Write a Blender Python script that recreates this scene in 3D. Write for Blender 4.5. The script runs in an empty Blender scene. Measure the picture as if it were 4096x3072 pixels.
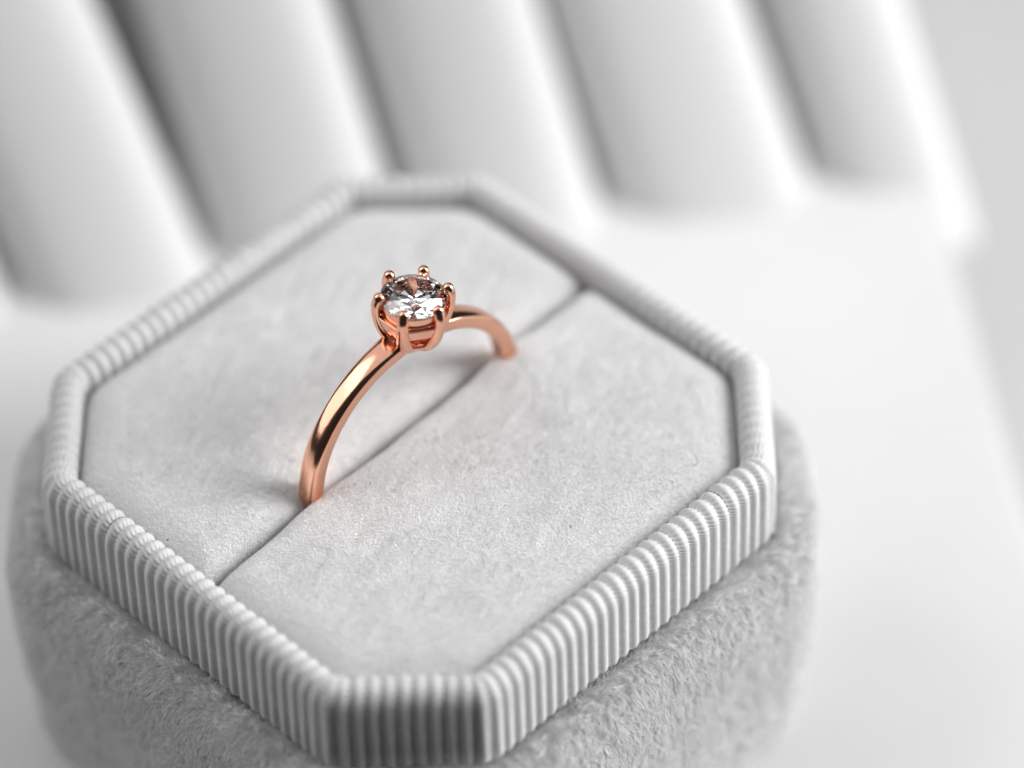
import bpy, bmesh, math, random
import numpy as np
from mathutils import Vector, Matrix
# One Blender unit is one centimetre.
SC = bpy.context.scene
SC.unit_settings.system = 'METRIC'
SC.unit_settings.scale_length = 0.01
C = SC.collection
rng = np.random.default_rng(7)
random.seed(7)
PI = math.pi

# ------------------------------------------------------------------ camera
YAW, EL, ROLL = 0.0088, 0.8011, -0.0265
DIST, TX, TY, FPX = 26.573, 0.6655, 0.3624, 16402.7
dv = Vector((math.sin(YAW) * math.cos(EL), -math.cos(YAW) * math.cos(EL), math.sin(EL)))
fv = -dv
rv = fv.cross(Vector((0, 0, 1))).normalized()
uv = rv.cross(fv)
r2 = math.cos(ROLL) * rv + math.sin(ROLL) * uv
u2 = -math.sin(ROLL) * rv + math.cos(ROLL) * uv
CAM = Vector((TX, TY, 0)) + dv * DIST
cd = bpy.data.cameras.new('camera')
cam = bpy.data.objects.new('camera', cd)
C.objects.link(cam)
M = Matrix((r2, u2, -fv)).transposed().to_4x4()
M.translation = CAM
cam.matrix_world = M
cd.sensor_width = 36
cd.lens = FPX * 36 / 4096
cd.clip_start = 1
cd.clip_end = 500
cd.dof.use_dof = True
cd.dof.focus_distance = (Vector((0, 0, 0)) - CAM).dot(fv) - 0.66
cd.dof.aperture_fstop = 0.10
cd.dof.aperture_blades = 0
SC.camera = cam

# ------------------------------------------------------------------ light
W = bpy.data.worlds.new('World')
SC.world = W
W.use_nodes = True
bg = W.node_tree.nodes['Background']
bg.inputs[0].default_value = (0.96, 0.98, 1.0, 1)
bg.inputs[1].default_value = 0.025


def softbox(name, loc, target, sx, sy, power, col=(1, 1, 1)):
    l = bpy.data.lights.new(name, 'AREA')
    l.shape = 'RECTANGLE'
    l.size, l.size_y = sx, sy
    l.energy = power
    l.color = col
    o = bpy.data.objects.new(name, l)
    C.objects.link(o)
    o.location = loc
    o.rotation_euler = (Vector(target) - Vector(loc)).to_track_quat('-Z', 'Y').to_euler()
    return o


softbox('softbox_left', (-29, 3.5, 22), (0, 1, 0), 27, 38, 5600)
softbox('softbox_right', (32, 1, 14), (0, 1, 0), 16, 26, 17500)
softbox('added_overhead_fill', (0, 10, 33), (0, 3, 0), 74, 40, 7000)  # added fill lamp overhead, brightens the top surfaces, flutes and stone
SC.view_settings.view_transform = 'Standard'
SC.view_settings.look = 'None'
SC.view_settings.exposure = 0.08
SC.view_settings.gamma = 1
cy = SC.cycles
cy.max_bounces = 20
cy.transmission_bounces = 20
cy.glossy_bounces = 8
cy.diffuse_bounces = 5
cy.sample_clamp_indirect = 8
cy.use_denoising = True
cy.blur_glossy = 0.3


# ------------------------------------------------------------------ helpers
def empty(name, loc=(0, 0, 0), rot=(0, 0, 0)):
    o = bpy.data.objects.new(name, None)
    o.empty_display_size = 0.2
    C.objects.link(o)
    o.location = loc
    o.rotation_euler = rot
    return o


def tag(o, label=None, cat=None, group=None, kind=None):
    if label: o['label'] = label
    if cat: o['category'] = cat
    if group: o['group'] = group
    if kind: o['kind'] = kind
    return o


def mesh_obj(name, verts, faces, mat, parent=None, smooth=True, loc=None):
    me = bpy.data.meshes.new(name)
    me.from_pydata([tuple(map(float, v)) for v in verts], [], [tuple(map(int, f)) for f in faces])
    me.update()
    if smooth:
        me.polygons.foreach_set('use_smooth', [True] * len(me.polygons))
    for m in (mat if isinstance(mat, (list, tuple)) else [mat]):
        me.materials.append(m)
    o = bpy.data.objects.new(name, me)
    C.objects.link(o)
    if parent: o.parent = parent
    if loc: o.location = loc
    return o


def grid_faces(nu, nv, close_u=False, close_v=False):
    f = []
    for i in range(nu if close_u else nu - 1):
        for j in range(nv if close_v else nv - 1):
            a = i * nv + j
            b = ((i + 1) % nu) * nv + j
            c = ((i + 1) % nu) * nv + (j + 1) % nv
            d = i * nv + (j + 1) % nv
            f.append((a, b, c, d))
    return f


def tube(path, radii, n=20, close_tip=True, squash=None):
    """closed tube along a path of points; radii (a, b) across and in the bend plane"""
    P = [Vector(p) for p in path]
    V, F = [], []
    m = len(P)
    up = Vector((0, 1, 0))
    for i in range(m):
        t = (P[min(i + 1, m - 1)] - P[max(i - 1, 0)]).normalized()
        s = up.cross(t).normalized()
        w = t.cross(s).normalized()
        ra, rb = radii[i] if isinstance(radii[i], (tuple, list)) else (radii[i], radii[i])
        for k in range(n):
            a = 2 * PI * k / n
            V.append(P[i] + w * ra * math.cos(a) + s * rb * math.sin(a))
    F = grid_faces(m, n, False, True)
    F.append(tuple(range(n - 1, -1, -1)))
    F.append(tuple((m - 1) * n + k for k in range(n)))
    return V, F


def vnoise(p, seed=0):
    """vectorised value noise, p (n,3) -> -1..1"""
    i = np.floor(p).astype(np.int64)
    f = p - i
    f = f * f * (3 - 2 * f)
    out = 0
    for dx in (0, 1):
        for dy in (0, 1):
            for dz in (0, 1):
                h = ((i[:, 0] + dx) * 73856093) ^ ((i[:, 1] + dy) * 19349663) ^ ((i[:, 2] + dz) * 83492791) ^ (seed * 2654435)
                h = (h ^ (h >> 13)) * 1274126177
                h = (h ^ (h >> 16)) & 0xFFFF
                w = (f[:, 0] if dx else 1 - f[:, 0]) * (f[:, 1] if dy else 1 - f[:, 1]) * (f[:, 2] if dz else 1 - f[:, 2])
                out = out + w * (h / 32767.5 - 1)
    return out


# ------------------------------------------------------------------ materials
def new_mat(name):
    m = bpy.data.materials.new(name)
    m.use_nodes = True
    nt = m.node_tree
    return m, nt, nt.nodes['Principled BSDF']


def noise_bump(nt, b, scale, strength, dist, detail=4, stretch=None):
    tc = nt.nodes.new('ShaderNodeTexCoord')
    n = nt.nodes.new('ShaderNodeTexNoise')
    n.inputs['Scale'].default_value = scale
    n.inputs['Detail'].default_value = detail
    if stretch:
        mp = nt.nodes.new('ShaderNodeMapping')
        mp.inputs['Scale'].default_value = stretch
        nt.links.new(tc.outputs['Object'], mp.inputs[0])
        nt.links.new(mp.outputs[0], n.inputs['Vector'])
    else:
        nt.links.new(tc.outputs['Object'], n.inputs['Vector'])
    bp = nt.nodes.new('ShaderNodeBump')
    bp.inputs['Strength'].default_value = strength
    bp.inputs['Distance'].default_value = dist
    nt.links.new(n.outputs['Fac'], bp.inputs['Height'])
    nt.links.new(bp.outputs[0], b.inputs['Normal'])
    return n


def colour_noise(nt, b, c0, c1, scale, detail=3):
    tc = nt.nodes.new('ShaderNodeTexCoord')
    n = nt.nodes.new('ShaderNodeTexNoise')
    n.inputs['Scale'].default_value = scale
    n.inputs['Detail'].default_value = detail
    nt.links.new(tc.outputs['Object'], n.inputs['Vector'])
    r = nt.nodes.new('ShaderNodeValToRGB')
    r.color_ramp.elements[0].position = 0.3
    r.color_ramp.elements[1].position = 0.7
    r.color_ramp.elements[0].color = (*c0, 1)
    r.color_ramp.elements[1].color = (*c1, 1)
    nt.links.new(n.outputs['Fac'], r.inputs[0])
    nt.links.new(r.outputs[0], b.inputs['Base Color'])


GOLD = (0.87, 0.46, 0.32, 1)
m_gold, nt, b = new_mat('polished_rose_gold')
b.inputs['Base Color'].default_value = GOLD
b.inputs['Metallic'].default_value = 1
b.inputs['Roughness'].default_value = 0.15
noise_bump(nt, b, 9, 0.25, 0.004, 2)
m_satin, nt, b = new_mat('satin_rose_gold')
b.inputs['Base Color'].default_value = GOLD
b.inputs['Metallic'].default_value = 1
b.inputs['Roughness'].default_value = 0.27
noise_bump(nt, b, 220, 0.45, 0.0012, 6)

m_dia, nt, b = new_mat('diamond')
nt.nodes.remove(b)
g = nt.nodes.new('ShaderNodeBsdfRefraction')
g.inputs['IOR'].default_value = 2.417
nt.nodes.remove(g)
g = nt.nodes.new('ShaderNodeBsdfGlass')
g.inputs['IOR'].default_value = 2.417
g.inputs['Roughness'].default_value = 0
g.inputs['Color'].default_value = (1, 1, 1, 1)
nt.links.new(g.outputs[0], nt.nodes['Material Output'].inputs[0])

m_velvet, nt, b = new_mat('pale_grey_velvet')
b.inputs['Base Color'].default_value = (0.72, 0.72, 0.722, 1)
b.inputs['Roughness'].default_value = 1
b.inputs['Specular IOR Level'].default_value = 0.1
b.inputs['Sheen Weight'].default_value = 0.3
noise_bump(nt, b, 40, 0.6, 0.01, 5)


def pile_mat(name, c):
    m, nt, b = new_mat(name)
    b.inputs['Base Color'].default_value = (*c, 1)
    b.inputs['Roughness'].default_value = 0.75
    b.inputs['Specular IOR Level'].default_value = 0.25
    # fibres differ a little from one to the next
    hi = nt.nodes.new('ShaderNodeHairInfo')
    r = nt.nodes.new('ShaderNodeValToRGB')
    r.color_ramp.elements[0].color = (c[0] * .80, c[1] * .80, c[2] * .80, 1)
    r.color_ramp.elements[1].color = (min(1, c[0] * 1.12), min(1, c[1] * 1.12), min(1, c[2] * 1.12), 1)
    nt.links.new(hi.outputs['Random'], r.inputs[0])
    nt.links.new(r.outputs[0], b.inputs['Base Color'])
    return m


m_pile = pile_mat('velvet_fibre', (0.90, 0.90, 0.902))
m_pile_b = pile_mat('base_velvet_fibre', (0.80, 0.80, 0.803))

m_rib, nt, b = new_mat('grey_grosgrain_ribbon')
b.inputs['Roughness'].default_value = 0.5
b.inputs['Specular IOR Level'].default_value = 0.4
b.inputs['Sheen Weight'].default_value = 0.05
colour_noise(nt, b, (0.55, 0.55, 0.55), (0.64, 0.64, 0.64), 25)
m_core, nt, b = new_mat('ribbon_backing')
b.inputs['Base Color'].default_value = (0.55, 0.55, 0.55, 1)
b.inputs['Roughness'].default_value = 0.9

m_table, nt, b = new_mat('white_board')
b.inputs['Roughness'].default_value = 0.45
colour_noise(nt, b, (0.66, 0.66, 0.66), (0.70, 0.70, 0.70), 0.6)
m_flute, nt, b = new_mat('white_glazed_flute')
b.inputs['Base Color'].default_value = (0.62, 0.62, 0.617, 1)
b.inputs['Roughness'].default_value = 0.75
m_floor, nt, b = new_mat('grey_backdrop')
b.inputs['Roughness'].default_value = 0.8
colour_noise(nt, b, (0.52, 0.52, 0.52), (0.60, 0.60, 0.60), 0.15)
m_dark, nt, b = new_mat('dark_lint')
b.inputs['Base Color'].default_value = (0.10, 0.09, 0.09, 1)
m_red, nt, b = new_mat('reddish_lint')
b.inputs['Base Color'].default_value = (0.30, 0.10, 0.08, 1)

# ------------------------------------------------------------------ setting
TZ = -2.36


def slab(name, cx, cy, ang, x0, x1, y0, y1, z0, z1, bev, mat):
    bm = bmesh.new()
    bmesh.ops.create_cube(bm, size=1)
    for v in bm.verts:
        v.co = Vector(((x0 + x1) / 2 + v.co.x * (x1 - x0), (y0 + y1) / 2 + v.co.y * (y1 - y0), (z0 + z1) / 2 + v.co.z * (z1 - z0)))
    bmesh.ops.bevel(bm, geom=bm.edges[:], offset=bev, segments=4, affect='EDGES')
    me = bpy.data.meshes.new(name)
    bm.to_mesh(me); bm.free()
    me.materials.append(mat)
    o = bpy.data.objects.new(name, me)
    C.objects.link(o)
    o.location = (cx, cy, 0)
    o.rotation_euler = (0, 0, ang)
    return o


floor = mesh_obj('backdrop', [(-60, -4, -4.2), (60, -4, -4.2), (60, 60, -4.2), (-60, 60, -4.2)], [(0, 1, 2, 3)], m_floor, smooth=False)
tag(floor, kind='structure', label='grey surface beyond the edge of the white board')
# white board; its right edge runs from (4.25,1.44) to (3.87,4.83)
tb = slab('table_top', 4.08, 3.1, math.radians(6.4), -30, 0, -7.2, 9, TZ - 1.2, TZ, 0.12, m_table)
tag(tb, kind='structure', label='white board that the ring box stands on')

# ------------------------------------------------------------------ fluted panel behind the box
panel = empty('fluted_panel', (0.0, 4.35, TZ))
tag(panel, 'blurred white fluted panel of leaning rounded ribs behind the ring box', 'panel')
LEAN = math.radians(-14)


def flute_mesh():
    # a rounded rib, D-shaped in plan, rounded foot, length along z
    V = []
    nz, na = 40, 28
    Lh = 12.0
    for i in range(nz):
        u = i / (nz - 1)
        z = Lh * u - 0.9
        foot = 1.0
        for k in range(na):
            a = 2 * PI * k / na
            x = 0.715 * math.copysign(abs(math.cos(a)) ** 0.66, math.cos(a))
            y = 0.40 * math.copysign(abs(math.sin(a)) ** 0.9, math.sin(a))
            V.append((x * foot, y * foot, z))
    F = grid_faces(nz, na, False, True)
    F.append(tuple(range(na - 1, -1, -1)))
    F.append(tuple((nz - 1) * na + k for k in range(na)))
    return V, F


fl_v, fl_f = flute_mesh()
# gap feet in plan, left to right
gaps = [(-4.65, 3.20), (-3.10, 3.52), (-1.66, 3.99), (-0.14, 4.20), (1.36, 4.40), (2.93, 4.74)]
first = None
for i in range(len(gaps)):
    if i < len(gaps) - 1:
        a, b_ = Vector(gaps[i]), Vector(gaps[i + 1])
    else:
        a = Vector(gaps[i]); b_ = a + Vector((1.12, 0.20))
    mid = (a + b_) / 2
    ang = math.atan2(b_.y - a.y, b_.x - a.x)
    if first is None:
        first = mesh_obj('flute', fl_v, fl_f, m_flute, panel)
        o = first
    else:
        o = first.copy(); C.objects.link(o); o.parent = panel
    o.location = (mid.x - 0.0, mid.y - 4.35 + 0.25, 0.0)
    o.rotation_euler = (math.radians(-38), LEAN, ang)
    o.rotation_euler = (o.rotation_euler.to_matrix() @ Matrix.Rotation(0.06, 3, 'Z')).to_euler()
    o.scale = ((b_ - a).length / 1.56, 1, 1)
bk = slab('backing', 0, 0, 0, -6, 3.2, 0.62, 0.8, -0.3, 11, 0.03, m_flute)
bk.parent = panel
bk.rotation_euler = (math.radians(-38), LEAN, math.radians(10.8))

# ------------------------------------------------------------------ ring box
box = empty('ring_box', (0, 0, TZ))
tag(box, 'octagonal grey velvet ring box with ribbed ribbon rim and slotted cushion, open', 'ring box')
BZ = -TZ  # children are placed in box space: world z + BZ
S2 = math.sqrt(0.5)


def octagon(off, rad, nseg=10, per_side=14):
    """closed outline of the box's octagon at a distance off outside the cushion line, corners rounded; returns points, normals"""
    d1, d2 = 1.79 + off, 2.12 + off
    rad = max(rad, 0.01)
    hp = []
    for k in range(8):
        a = k * PI / 4
        hp.append((math.cos(a), math.sin(a), (d2 if k % 2 == 0 else d1) - rad))
    P = []
    for k in range(8):
        n0, n1 = hp[k], hp[(k + 1) % 8]
        det = n0[0] * n1[1] - n0[1] * n1[0]
        P.append(((n0[2] * n1[1] - n1[2] * n0[1]) / det, (n0[0] * n1[2] - n1[0] * n0[2]) / det))
    pts, nrm = [], []
    for k in range(8):      # corner k lies between side k and k+1
        a0 = k * PI / 4
        for j in range(nseg + 1):
            a = a0 + (PI / 4) * j / nseg
            pts.append((P[k][0] + rad * math.cos(a), P[k][1] + rad * math.sin(a)))
            nrm.append((math.cos(a), math.sin(a)))
        # straight run to next corner
        a1 = a0 + PI / 4
        q0 = pts[-1]
        q1 = (P[(k + 1) % 8][0] + rad * math.cos(a1), P[(k + 1) % 8][1] + rad * math.sin(a1))
        for j in range(1, per_side):
            t = j / per_side
            pts.append((q0[0] + (q1[0] - q0[0]) * t, q0[1] + (q1[1] - q0[1]) * t))
            nrm.append((math.cos(a1), math.sin(a1)))
    return pts, nrm


def octa_lathe(profile, rad_of, wob=0.0, seed=3, nseg=10, per_side=14, zbase=BZ):
    V = []
    n = None
    for off, z in profile:
        pts, nr = octagon(off, rad_of(off), nseg, per_side)
        n = len(pts)
        for (x, y) in pts:
            V.append((x, y, z))
    V = np.array(V)
    if wob:
        q = vnoise(V * 1.3, seed) * wob + vnoise(V * 3.1, seed + 1) * wob * .5
        r = np.linalg.norm(V[:, :2], axis=1, keepdims=True)
        V[:, :2] *= 1 + (q[:, None] / r)
    V[:, 2] += zbase
    F = grid_faces(len(profile), n, False, True)
    return V, F


# collar core under the ribs
prof = [(0.012, -0.5), (0.012, -0.1), (0.012, 0.0), (0.03, 0.045), (0.07, 0.068), (0.11, 0.07), (0.155, 0.05), (0.185, 0.005), (0.195, -0.06), (0.20, -0.3), (0.205, -0.62)]
V, F = octa_lathe(prof, lambda o: 0.015 + o)
collar = mesh_obj('collar', V, F, m_core, box)


# one rib of the ribbon, in (tangent x, outward y, up z); origin on the cushion line
def rib_mesh(shift=0.0):
    key = [(0.0, -0.35), (0.0, -0.02), (0.006, 0.025), (0.025, 0.058), (0.055, 0.078), (0.09, 0.084), (0.125, 0.078), (0.158, 0.055), (0.184, 0.018), (0.198, -0.03), (0.203, -0.1), (0.206, -0.3), (0.209, -0.545)]
    # resample
    K = np.array(key)
    # smooth by Chaikin
    for _ in range(2):
        A = K[:-1] * .75 + K[1:] * .25
        B = K[:-1] * .25 + K[1:] * .75
        K = np.vstack([K[:1], np.stack([A, B], 1).reshape(-1, 2), K[-1:]])
    s = np.concatenate([[0], np.cumsum(np.linalg.norm(np.diff(K, axis=0), axis=1))])
    L = s[-1]
    n = 420
    t = np.linspace(0, L, n)
    Y = np.interp(t, s, K[:, 0]); Z = np.interp(t, s, K[:, 1])
    ty = np.gradient(Y); tz = np.gradient(Z)
    l = np.hypot(ty, tz); ty /= l; tz /= l
    ny, nz = -tz, ty   # left normal; path goes up inside then out and down outside
    nu = 15
    # thread count: coarse beads over the crest, finer slanting threads down the wall
    wall = np.clip((0.03 - Z) / 0.12, 0, 1) * (Y > 0.1)
    pitch = 0.031 * (1 - wall) + 0.0185 * wall
    PH = np.concatenate([[0], np.cumsum(np.diff(t) / pitch[1:])]) + shift
    hw = 0.046
    V = []
    for i in range(n):
        for j in range(nu):
            u = -1 + 2 * j / (nu - 1)
            h = 0.0195 * (0.5 + 0.5 * math.cos(PI * u)) - 0.002
            # thread crossing the rib on a slant
            ph = PH[i] + u * (0.5 + 1.0 * wall[i])
            th = abs(math.sin(PI * ph)) ** 0.6
            h += (0.0018 + 0.011 * abs(u) ** 1.3) * (th - 0.6) * (1 - abs(u) ** 6)
            V.append((hw * 1.02 * u, Y[i] + ny[i] * h, Z[i] + nz[i] * h))
    return V, grid_faces(n, nu)


rv_, rf_ = rib_mesh()
rv2_, rf2_ = rib_mesh(0.5)
# check direction of normal: top should be raised
# place the ribs
pts, nr = octagon(0.19, 0.20, 24, 60)
Pp = np.array(pts + [pts[0]])
Nn = np.array(nr + [nr[0]])
sl = np.concatenate([[0], np.cumsum(np.linalg.norm(np.diff(Pp, axis=0), axis=1))])
NR = int(round(sl[-1] / 0.0925 / 2)) * 2
rib0 = rib1 = None
for k in range(NR):
    s = sl[-1] * (k + 0.5) / NR
    x, y = np.interp(s, sl, Pp[:, 0]), np.interp(s, sl, Pp[:, 1])
    i = np.searchsorted(sl, s)
    n0, n1 = Nn[i - 1], Nn[min(i, len(Nn) - 1)]
    w = (s - sl[i - 1]) / (sl[i] - sl[i - 1] + 1e-12)
    nn = n0 * (1 - w) + n1 * w
    a = math.atan2(nn[1], nn[0])
    frac = (a / (PI / 4)) - round(a / (PI / 4))
    corner = abs(frac) > 0.02
    if rib0 is None:
        rib0 = mesh_obj('rib', rv_, rf_, m_rib, collar)
        o = rib0
    elif rib1 is None:
        rib1 = mesh_obj('rib', rv2_, rf2_, m_rib, collar)
        o = rib1
    else:
        o = (rib0 if k % 2 == 0 else rib1).copy(); C.objects.link(o); o.parent = collar
    jit = random.uniform(-1, 1)
    o.location = (x - 0.19 * math.cos(a), y - 0.19 * math.sin(a), BZ + 0.0035 * jit)
    o.rotation_euler = (0, random.uniform(-0.004, 0.004), a - PI / 2 + random.uniform(-0.012, 0.012))
    o.scale = (1.0 * random.uniform(1.0, 1.07), 1, 1)

# base body
bprof = [(0.15, -0.66), (0.20, -0.60), (0.25, -0.565), (0.30, -0.55), (0.37, -0.57), (0.43, -0.64), (0.475, -0.74), (0.497, -0.88), (0.503, -1.05), (0.497, -1.3), (0.485, -1.55), (0.465, -1.75), (0.44, -1.85), (0.39, -1.915), (0.33, -1.945), (0.27, -1.96)]
V, F = octa_lathe(bprof, lambda o: 0.20 + o * 0.95, 0.012)
body = mesh_obj('body', V, F, m_velvet, box)
bodyV, bodyF = V, F
lprof = [(0.25, -1.955), (0.33, -1.965), (0.40, -1.985), (0.43, -2.02), (0.44, -2.08), (0.43, -2.2), (0.41, -2.3), (0.37, -2.355), (0.30, -2.358)]
V, F = octa_lathe(lprof, lambda o: 0.20 + o * 0.95, 0.010, 9)
lip = mesh_obj('bottom_lip', V, F, m_velvet, box)
lipV, lipF = V, F

# ------------------------------------------------------------------ cushions
SA = math.radians(47.0)
RA = math.radians(43.0)
sdir = np.array([math.cos(SA), math.sin(SA)])
HP = []
for k in range(8):
    a = k * PI / 4
    HP.append((math.cos(a), math.sin(a), 2.10 if k % 2 == 0 else 1.775))


def smin(d, k):
    m = d.min(axis=0)
    return m - k * np.log(np.exp(-(d - m) / k).sum(axis=0))


SH = -0.03     # the slot lies a little towards the back left


def cushion_sdf(p, side):
    n = np.array([sdir[1], -sdir[0]]) * side       # points into this cushion
    ds = [h[2] - (p[:, 0] * h[0] + p[:, 1] * h[1]) for h in HP]
    q = np.stack([p[:, 0], p[:, 1], np.zeros(len(p))], 1)
    sl_ = p @ sdir
    bend = 0.0 * sl_ + 0.034 * np.exp(-((sl_ - 0.88) / 0.22) ** 2)
    slot = p @ n - 0.030 - side * (SH + bend) + 0.006 * vnoise(q * 6, 4)
    d_r = smin(np.stack(ds), 0.035)
    d_s = slot
    return d_r, d_s


def cushion(side):
    cen = np.array([sdir[1], -sdir[0]]) * side * 0.85
    nth, ns = 420, 60
    th = np.linspace(0, 2 * PI, nth, endpoint=False)
    dirs = np.stack([np.cos(th), np.sin(th)], 1)
    lo, hi = np.zeros(nth), np.full(nth, 3.5)

    def D(p):
        a, b = cushion_sdf(p, side)
        return smin(np.stack([a, b]), 0.035)
    for _ in range(40):
        mid = (lo + hi) / 2
        inside = D(cen + dirs * mid[:, None]) > 0
        lo = np.where(inside, mid, lo); hi = np.where(inside, hi, mid)
    rho = lo
    # smooth rho a bit
    V = []
    ss = 1 - (1 - np.linspace(0, 1, ns)) ** 2.0
    for i in range(ns):
        p = cen + dirs * (rho * max(ss[i], 1e-3))[:, None]
        a, b = cushion_sdf(p, side)
        a = np.maximum(a, 0); b = np.maximum(b, 0)
        ra, rb = 0.26, (0.15 if side > 0 else 0.26)
        ua = np.clip(1 - a / ra, 0, 1); ub = np.clip(1 - b / rb, 0, 1)
        za = 0.145 * (1 - np.sqrt(1 - np.minimum(ua, 1) ** 2.2))
        zb = (0.12 if side > 0 else 0.15) * (1 - np.sqrt(1 - np.minimum(ub, 1) ** 2.2))
        for s_, k_ in ((-0.845, 0.5), (0.867, 0.75)):
            cc = np.array([math.cos(RA), math.sin(RA)]) * s_
            zb = zb * (1 - k_ * (1 if side > 0 else 0.3) * np.exp(-((np.linalg.norm(p - cc, axis=1) / 0.26) ** 4)))
        q = np.stack([p[:, 0], p[:, 1], np.full(len(p), side * 5.0)], 1)
        z = 0.055 - np.maximum(za, zb) - 0.35 * np.minimum(za, zb)
        if side > 0:
            z += 0.045 * np.exp(-(np.linalg.norm(p - np.array([0.72, 0.54]), axis=1) / 0.24) ** 2)
        z += 0.012 * vnoise(q * 1.4, 2) + 0.006 * vnoise(q * 4, 5)
        z -= 0.03 * np.exp(-a / 0.35) + 0.012 * np.exp(-b / 0.3)
        V.append(np.stack([p[:, 0], p[:, 1], z], 1))
    last = V[-1].copy()
    for dz in (0.15, 0.5):
        l2 = last.copy(); l2[:, 2] -= dz; V.append(l2)
    V = np.vstack(V)
    V[:, 2] += BZ
    F = grid_faces(ns + 2, nth, False, True)
    F = [tuple(reversed(f)) for f in F]
    F.append(tuple(range(nth)))
    return V, F, nth


# ------------------------------------------------------------------ velvet pile
def pile(name, parent, mat, V, F, count, length, radius, lean, lean_amt, keep, seed, rough=0.35, clump=14.0, aniso=False, lvar=0.3, swirl=0.0, lv=1.0):
    V = np.asarray(V, float)
    T = []
    for f in F:
        if len(f) == 4:
            T.append((f[0], f[1], f[2])); T.append((f[0], f[2], f[3]))
    T = np.array(T)
    A, B, D_ = V[T[:, 0]], V[T[:, 1]], V[T[:, 2]]
    nrm = np.cross(B - A, D_ - A)
    ar = np.linalg.norm(nrm, axis=1)
    ok = ar > 1e-12
    T, A, B, D_, nrm, ar = T[ok], A[ok], B[ok], D_[ok], nrm[ok], ar[ok]
    cen = (A + B + D_) / 3
    nn = nrm / ar[:, None]
    kp = keep(cen, nn)
    w = ar * kp
    g = np.random.default_rng(seed)
    idx = g.choice(len(T), size=count, p=w / w.sum())
    r1, r2_ = g.random(count), g.random(count)
    sw = r1 + r2_ > 1
    r1[sw], r2_[sw] = 1 - r1[sw], 1 - r2_[sw]
    root = A[idx] + (B[idx] - A[idx]) * r1[:, None] + (D_[idx] - A[idx]) * r2_[:, None]
    # smooth vertex normals
    vn = np.zeros_like(V)
    for c in range(3):
        np.add.at(vn, T[:, c], nrm)
    vn /= np.linalg.norm(vn, axis=1, keepdims=True) + 1e-12
    n = vn[T[idx, 0]] * (1 - r1 - r2_)[:, None] + vn[T[idx, 1]] * r1[:, None] + vn[T[idx, 2]] * r2_[:, None]
    n /= np.linalg.norm(n, axis=1, keepdims=True) + 1e-12
    if lean == 'down':
        ln = np.stack([root[:, 0], root[:, 1], np.full(count, -1.4)], 1)
    else:
        ln = np.array(lean, float)[None, :] * np.ones((count, 1))
    ln = ln - n * (ln * n).sum(1, keepdims=True)
    ln /= np.linalg.norm(ln, axis=1, keepdims=True) + 1e-9
    side = np.cross(n, ln)
    rs = root - ln * ((root * ln).sum(1, keepdims=True)) * 0.62 if aniso else root
    c1 = vnoise(rs * clump, seed) + 0.6 * vnoise(rs * clump * 2.3, seed + 3)
    c2 = vnoise(rs * clump, seed + 11) + 0.6 * vnoise(rs * clump * 2.3, seed + 5)
    c3 = vnoise(root * 2.2, seed + 8)
    c4 = vnoise(root * 6.0, seed + 18)
    la = lean_amt * (1 + lv * (0.45 * c3 + 0.55 * c4))
    c5 = vnoise(root * 2.6, seed + 28)
    d = n + ln * (la + rough * c1)[:, None] + side * (swirl * c5)[:, None] + side * (rough * c2)[:, None] + g.normal(0, 0.16, (count, 3))
    d /= np.linalg.norm(d, axis=1, keepdims=True)
    d2 = d + ln * 0.35 * la[:, None] + g.normal(0, 0.15, (count, 3))
    d2 /= np.linalg.norm(d2, axis=1, keepdims=True)
    L = length * (0.75 + 0.5 * g.random(count)) * (1 + lvar * c1).clip(0.25, 2)
    p0 = root - n * 0.006
    p1 = root + d * (L * .5)[:, None]
    p2 = p1 + d2 * (L * .5)[:, None]
    P = np.stack([p0, p1, p2], 1).reshape(-1)
    R_ = np.tile(np.array([radius, radius * .9, radius * .35]), count)
    hc = bpy.data.hair_curves.new(name)
    hc.add_curves([3] * count)
    hc.attributes['position'].data.foreach_set('vector', P.astype(np.float32))
    ra = hc.attributes.get('radius') or hc.attributes.new('radius', 'FLOAT', 'POINT')
    ra.data.foreach_set('value', R_.astype(np.float32))
    hc.materials.append(mat)
    o = bpy.data.objects.new(name, hc)
    C.objects.link(o)
    o.parent = parent
    o['kind'] = 'stuff'
    return o


for side, sd in ((1, 21), (-1, 22)):
    V, F, nth = cushion(side)
    cu = mesh_obj('cushion', V, F, m_velvet, box)
    pile('velvet_pile', cu, m_pile, V, F, 230000, 0.062, 0.0019, (0.35, 0.9, 0), 0.8,
         lambda c, n: (c[:, 2] > BZ - 0.25).astype(float), sd, rough=0.52, clump=26.0, aniso=True, lvar=0.5, lv=0.35)
cd_ = np.array(CAM)


def facing(c, n):
    w = c - np.array([0, 0, BZ])
    v = cd_[None, :] - w
    v /= np.linalg.norm(v, axis=1, keepdims=True)
    return (((v * n).sum(1) > -0.25) & (w[:, 2] > -2.36)).astype(float)


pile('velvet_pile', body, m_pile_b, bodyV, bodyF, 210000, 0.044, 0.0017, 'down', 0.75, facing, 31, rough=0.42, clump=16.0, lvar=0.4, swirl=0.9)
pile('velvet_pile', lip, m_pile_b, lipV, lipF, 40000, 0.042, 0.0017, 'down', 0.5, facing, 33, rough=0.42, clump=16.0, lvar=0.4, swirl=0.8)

# ------------------------------------------------------------------ ring
ring = empty('diamond_ring', (0.011 * math.cos(RA), 0.011 * math.sin(RA), -0.047), (0, math.radians(4.1), RA))
tag(ring, 'rose gold ring with a round clear stone in six prongs, standing in the cushion slot', 'ring')
RI, RO = 0.796, 0.912


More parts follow.
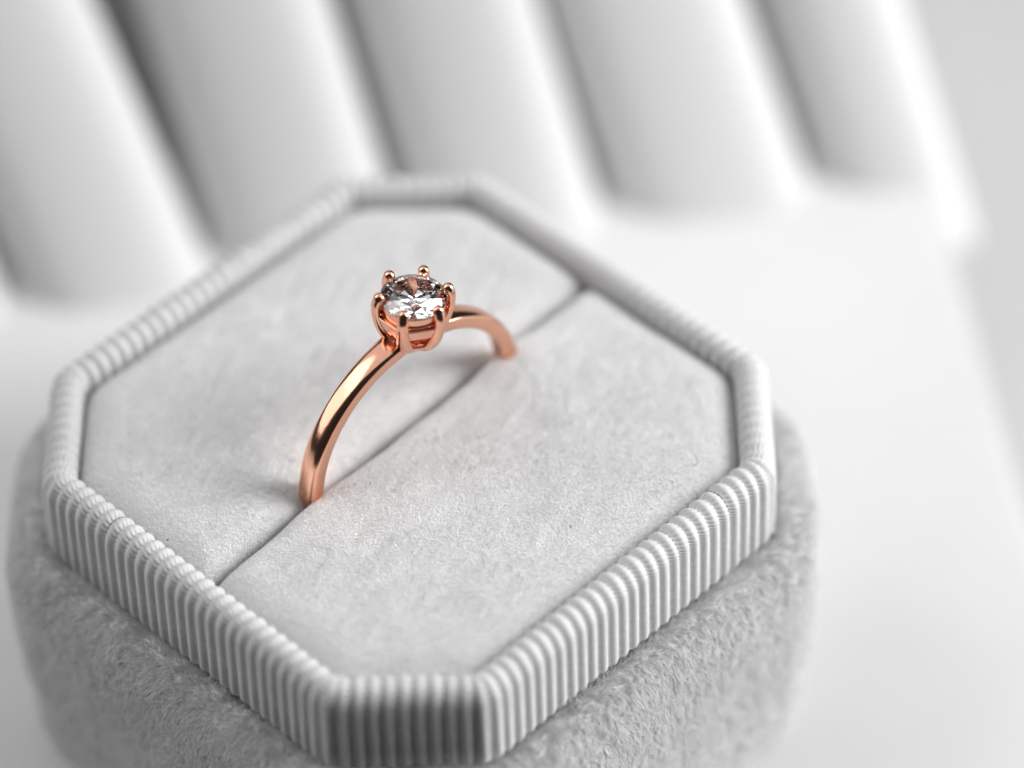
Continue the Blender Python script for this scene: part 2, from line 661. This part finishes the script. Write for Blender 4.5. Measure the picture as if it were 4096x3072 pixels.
def shank():
    # cross-section: (radius, half width) closed outline, flat sides, domed top
    sec = []
    hw0 = 0.076
    for k in range(0, 25):          # dome from +w to -w
        a = PI * k / 24
        y = math.cos(a)
        sec.append((RI + 0.080 + (RO - RI - 0.080) * max(0, math.sin(a)) ** 0.75, hw0 * math.copysign(abs(y) ** 0.72, y)))
    sec += [(RI + 0.02, -hw0), (RI + 0.004, -hw0 + 0.014), (RI, -hw0 + 0.035), (RI, hw0 - 0.035), (RI + 0.004, hw0 - 0.014), (RI + 0.02, hw0)]
    n = len(sec)
    m = 260
    V = []
    for i in range(m):
        a = 2 * PI * i / m            # 0 = top (head)
        top = math.cos(a)
        w = 1.0 + 0.18 * max(0, top) ** 10
        dr = 0
        for (r, y) in sec:
            V.append((r * math.sin(a), y * w, r * math.cos(a)))
    F = grid_faces(m, n, True, True)
    return V, F, n


V, F, n = shank()
sh = mesh_obj('shank', V, F, [m_gold, m_satin], ring)
mi = []
for f in sh.data.polygons:
    nrm = f.normal
    mi.append(1 if abs(nrm.y) > 0.9 else 0)
sh.data.polygons.foreach_set('material_index', mi)
sub = sh.modifiers.new('smooth', 'SUBSURF'); sub.levels = 1; sub.render_levels = 1

GZ = 1.155        # girdle height in ring space
PR0 = math.radians(14 - 43)


def catmull(K, n):
    K = np.array(K, float)
    K = np.vstack([2 * K[0] - K[1], K, 2 * K[-1] - K[-2]])
    out = []
    for i in range(1, len(K) - 2):
        for j in range(n):
            t = j / n
            out.append(0.5 * ((2 * K[i]) + (-K[i - 1] + K[i + 1]) * t + (2 * K[i - 1] - 5 * K[i] + 4 * K[i + 1] - K[i + 2]) * t * t + (-K[i - 1] + 3 * K[i] - 3 * K[i + 1] + K[i + 2]) * t ** 3))
    out.append(K[-2])
    return np.array(out)


def prong():
    # columns: r, z, width radius, depth radius
    K = [(0.070, 0.800, 0.056, 0.038), (0.116, 0.832, 0.060, 0.040), (0.167, 0.880, 0.056, 0.039), (0.210, 0.965, 0.047, 0.037), (0.234, 1.060, 0.038, 0.034),
         (0.238, 1.130, 0.037, 0.034), (0.226, 1.176, 0.037, 0.035)]
    K = catmull(K, 6)
    tip_c = np.array([0.216, 1.168]); tr = 0.037
    path = [(k[0], 0, k[1]) for k in K]
    rad = [(k[2], k[3]) for k in K]
    t = np.array([K[-1][0] - K[-2][0], K[-1][1] - K[-2][1]]); t /= np.linalg.norm(t)
    t = np.array([-0.35, 0.94])
    base = np.array(K[-1][:2])
    for j in range(1, 9):
        a = j / 8 * PI / 2 * 0.985
        p = base + t * (0.012 + tr * math.sin(a))
        path.append((p[0], 0, p[1])); rad.append((tr * math.cos(a) * 1.0, tr * math.cos(a)))
    return tube(path, rad, 22)


pv, pf = prong()
pr0 = None
for k in range(6):
    if pr0 is None:
        pr0 = mesh_obj('prong', pv, pf, m_gold, ring)
        o = pr0
    else:
        o = pr0.copy(); C.objects.link(o); o.parent = ring
    o.rotation_euler = (0, 0, PR0 + k * PI / 3)


def band(profile, hexness, name, mat, m=144):
    """closed ring swept about the head's axis; profile (r, z) closed; hexness pulls it straight between prongs"""
    V = []
    for i in range(m):
        a = 2 * PI * i / m
        ph = (a - PR0) % (PI / 3) - PI / 6
        hx = math.cos(PI / 6) / math.cos(ph)
        s = 1 * (1 - hexness) + hx * hexness
        for r, z in profile:
            V.append((r * s * math.cos(a), r * s * math.sin(a), z))
    return mesh_obj(name, V, grid_faces(m, len(profile), True, True), mat, ring)


def rrect(r0, r1, z0, z1, b, slope=0.0):
    pts = []
    for (cx, cz, a0) in ((r1 - b, z1 - b, 0), (r0 + b, z1 - b, 90), (r0 + b, z0 + b, 180), (r1 - b, z0 + b, 270)):
        for j in range(5):
            a = math.radians(a0 + 90 * j / 4)
            x, z = cx + b * math.cos(a), cz + b * math.sin(a)
            pts.append((x + slope * (z - z0), z))
    return pts


band(rrect(0.196, 0.211, 1.068, 1.143, 0.005, 0.06), 0.35, 'seat', m_gold)
band(rrect(0.190, 0.233, 0.978, 1.064, 0.009, 0.24), 0.75, 'gallery_rail', m_satin)
cup = [(0.0, 0.80), (0.085, 0.800), (0.112, 0.806), (0.144, 0.828), (0.172, 0.858), (0.184, 0.882), (0.181, 0.891), (0.168, 0.891), (0.125, 0.864), (0.06, 0.852), (0.0, 0.850)]
V = []
for i in range(72):
    a = 2 * PI * i / 72
    for r, z in cup:
        V.append((max(r, 1e-4) * math.cos(a), max(r, 1e-4) * math.sin(a), z))
mesh_obj('cup', V, grid_faces(72, len(cup), True, False), m_satin, ring)


def brilliant(R):
    bm = bmesh.new()
    bmesh.ops.create_cone(bm, cap_ends=True, segments=96, radius1=R, radius2=R, depth=2 * R)
    gh = 0.016 * R * 2 / 2

    def cut(az, incl, rr, z, down=False):
        a = math.radians(az); t = math.radians(incl)
        no = Vector((math.sin(t) * math.cos(a), math.sin(t) * math.sin(a), math.cos(t) * (-1 if down else 1)))
        co = Vector((rr * math.cos(a), rr * math.sin(a), z))
        r = bmesh.ops.bisect_plane(bm, geom=bm.verts[:] + bm.edges[:] + bm.faces[:], dist=1e-7, plane_co=co, plane_no=no, clear_outer=True)
        ed = [e for e in r['geom_cut'] if isinstance(e, bmesh.types.BMEdge)]
        if ed:
            bmesh.ops.edgenet_fill(bm, edges=ed)
    tr = 0.60 * R
    zt = gh + (R - tr) * math.tan(math.radians(33))
    cut(0, 0, 0, zt)
    for k in range(8): cut(45 * k, 33, R, gh)
    # star facets through the table edges
    dt = tr * math.cos(PI / 8)
    for k in range(8): cut(22.5 + 45 * k, 21.5, dt, zt)
    for k in range(16): cut(11.25 + 22.5 * k, 40.5, R, gh + 0.002 * R)
    for k in range(8): cut(45 * k, 40.95, R, -gh, True)
    for k in range(16): cut(11.25 + 22.5 * k, 42.1, R, -gh, True)
    bmesh.ops.recalc_face_normals(bm, faces=bm.faces[:])
    me = bpy.data.meshes.new('diamond')
    bm.to_mesh(me); bm.free()
    me.materials.append(m_dia)
    o = bpy.data.objects.new('diamond', me)
    C.objects.link(o)
    return o


dia = brilliant(0.211)
dia.parent = ring
dia.location = (0, 0, GZ)
dia.rotation_euler = (0, 0, math.radians(8))
print('DIAMOND faces', len(dia.data.polygons))

# ------------------------------------------------------------------ lint on the velvet
def ray_on(px, py, z):
    v = fv + r2 * ((px - 2048) / FPX) - u2 * ((py - 1536) / FPX)
    return CAM + v * ((z - CAM.z) / v.z)


def speck(name, px, py, z, size, mat, label):
    p = ray_on(px, py, z)
    bm = bmesh.new()
    bmesh.ops.create_icosphere(bm, subdivisions=1, radius=size)
    for v in bm.verts:
        v.co = Vector((v.co.x * 1.5, v.co.y * 0.7, v.co.z * 0.6)) * random.uniform(0.75, 1.25)
    me = bpy.data.meshes.new(name); bm.to_mesh(me); bm.free()
    me.materials.append(mat)
    o = bpy.data.objects.new(name, me); C.objects.link(o)
    o.location = p
    o.rotation_euler = (0, 0, random.uniform(0, 3))
    tag(o, label, 'lint')


speck('lint_speck', 2283, 2108, 0.085, 0.0075, m_dark, 'dark lint speck on the right cushion near the front right rim')
speck('lint_speck', 670, 2160, 0.05, 0.008, m_dark, 'dark lint speck on the left cushion against the front left rim')
speck('lint_speck', 1481, 1933, 0.085, 0.006, m_red, 'reddish lint speck on the cushion just right of the ring foot')
K = [(2778, 1818), (2786, 1832), (2791, 1845), (2787, 1856), (2775, 1861), (2763, 1862)]
path = [ray_on(a, b_, 0.085) for a, b_ in K]
base = path[0].copy()
pc = catmull([tuple(p - base) for p in path], 5)
V, F = tube([tuple(p) for p in pc], [0.0016] * len(pc), 6)
o = mesh_obj('lint_fibre', V, F, m_dark, loc=base)
tag(o, 'thin curled lint fibre lying on the cushion by the right rim', 'lint')
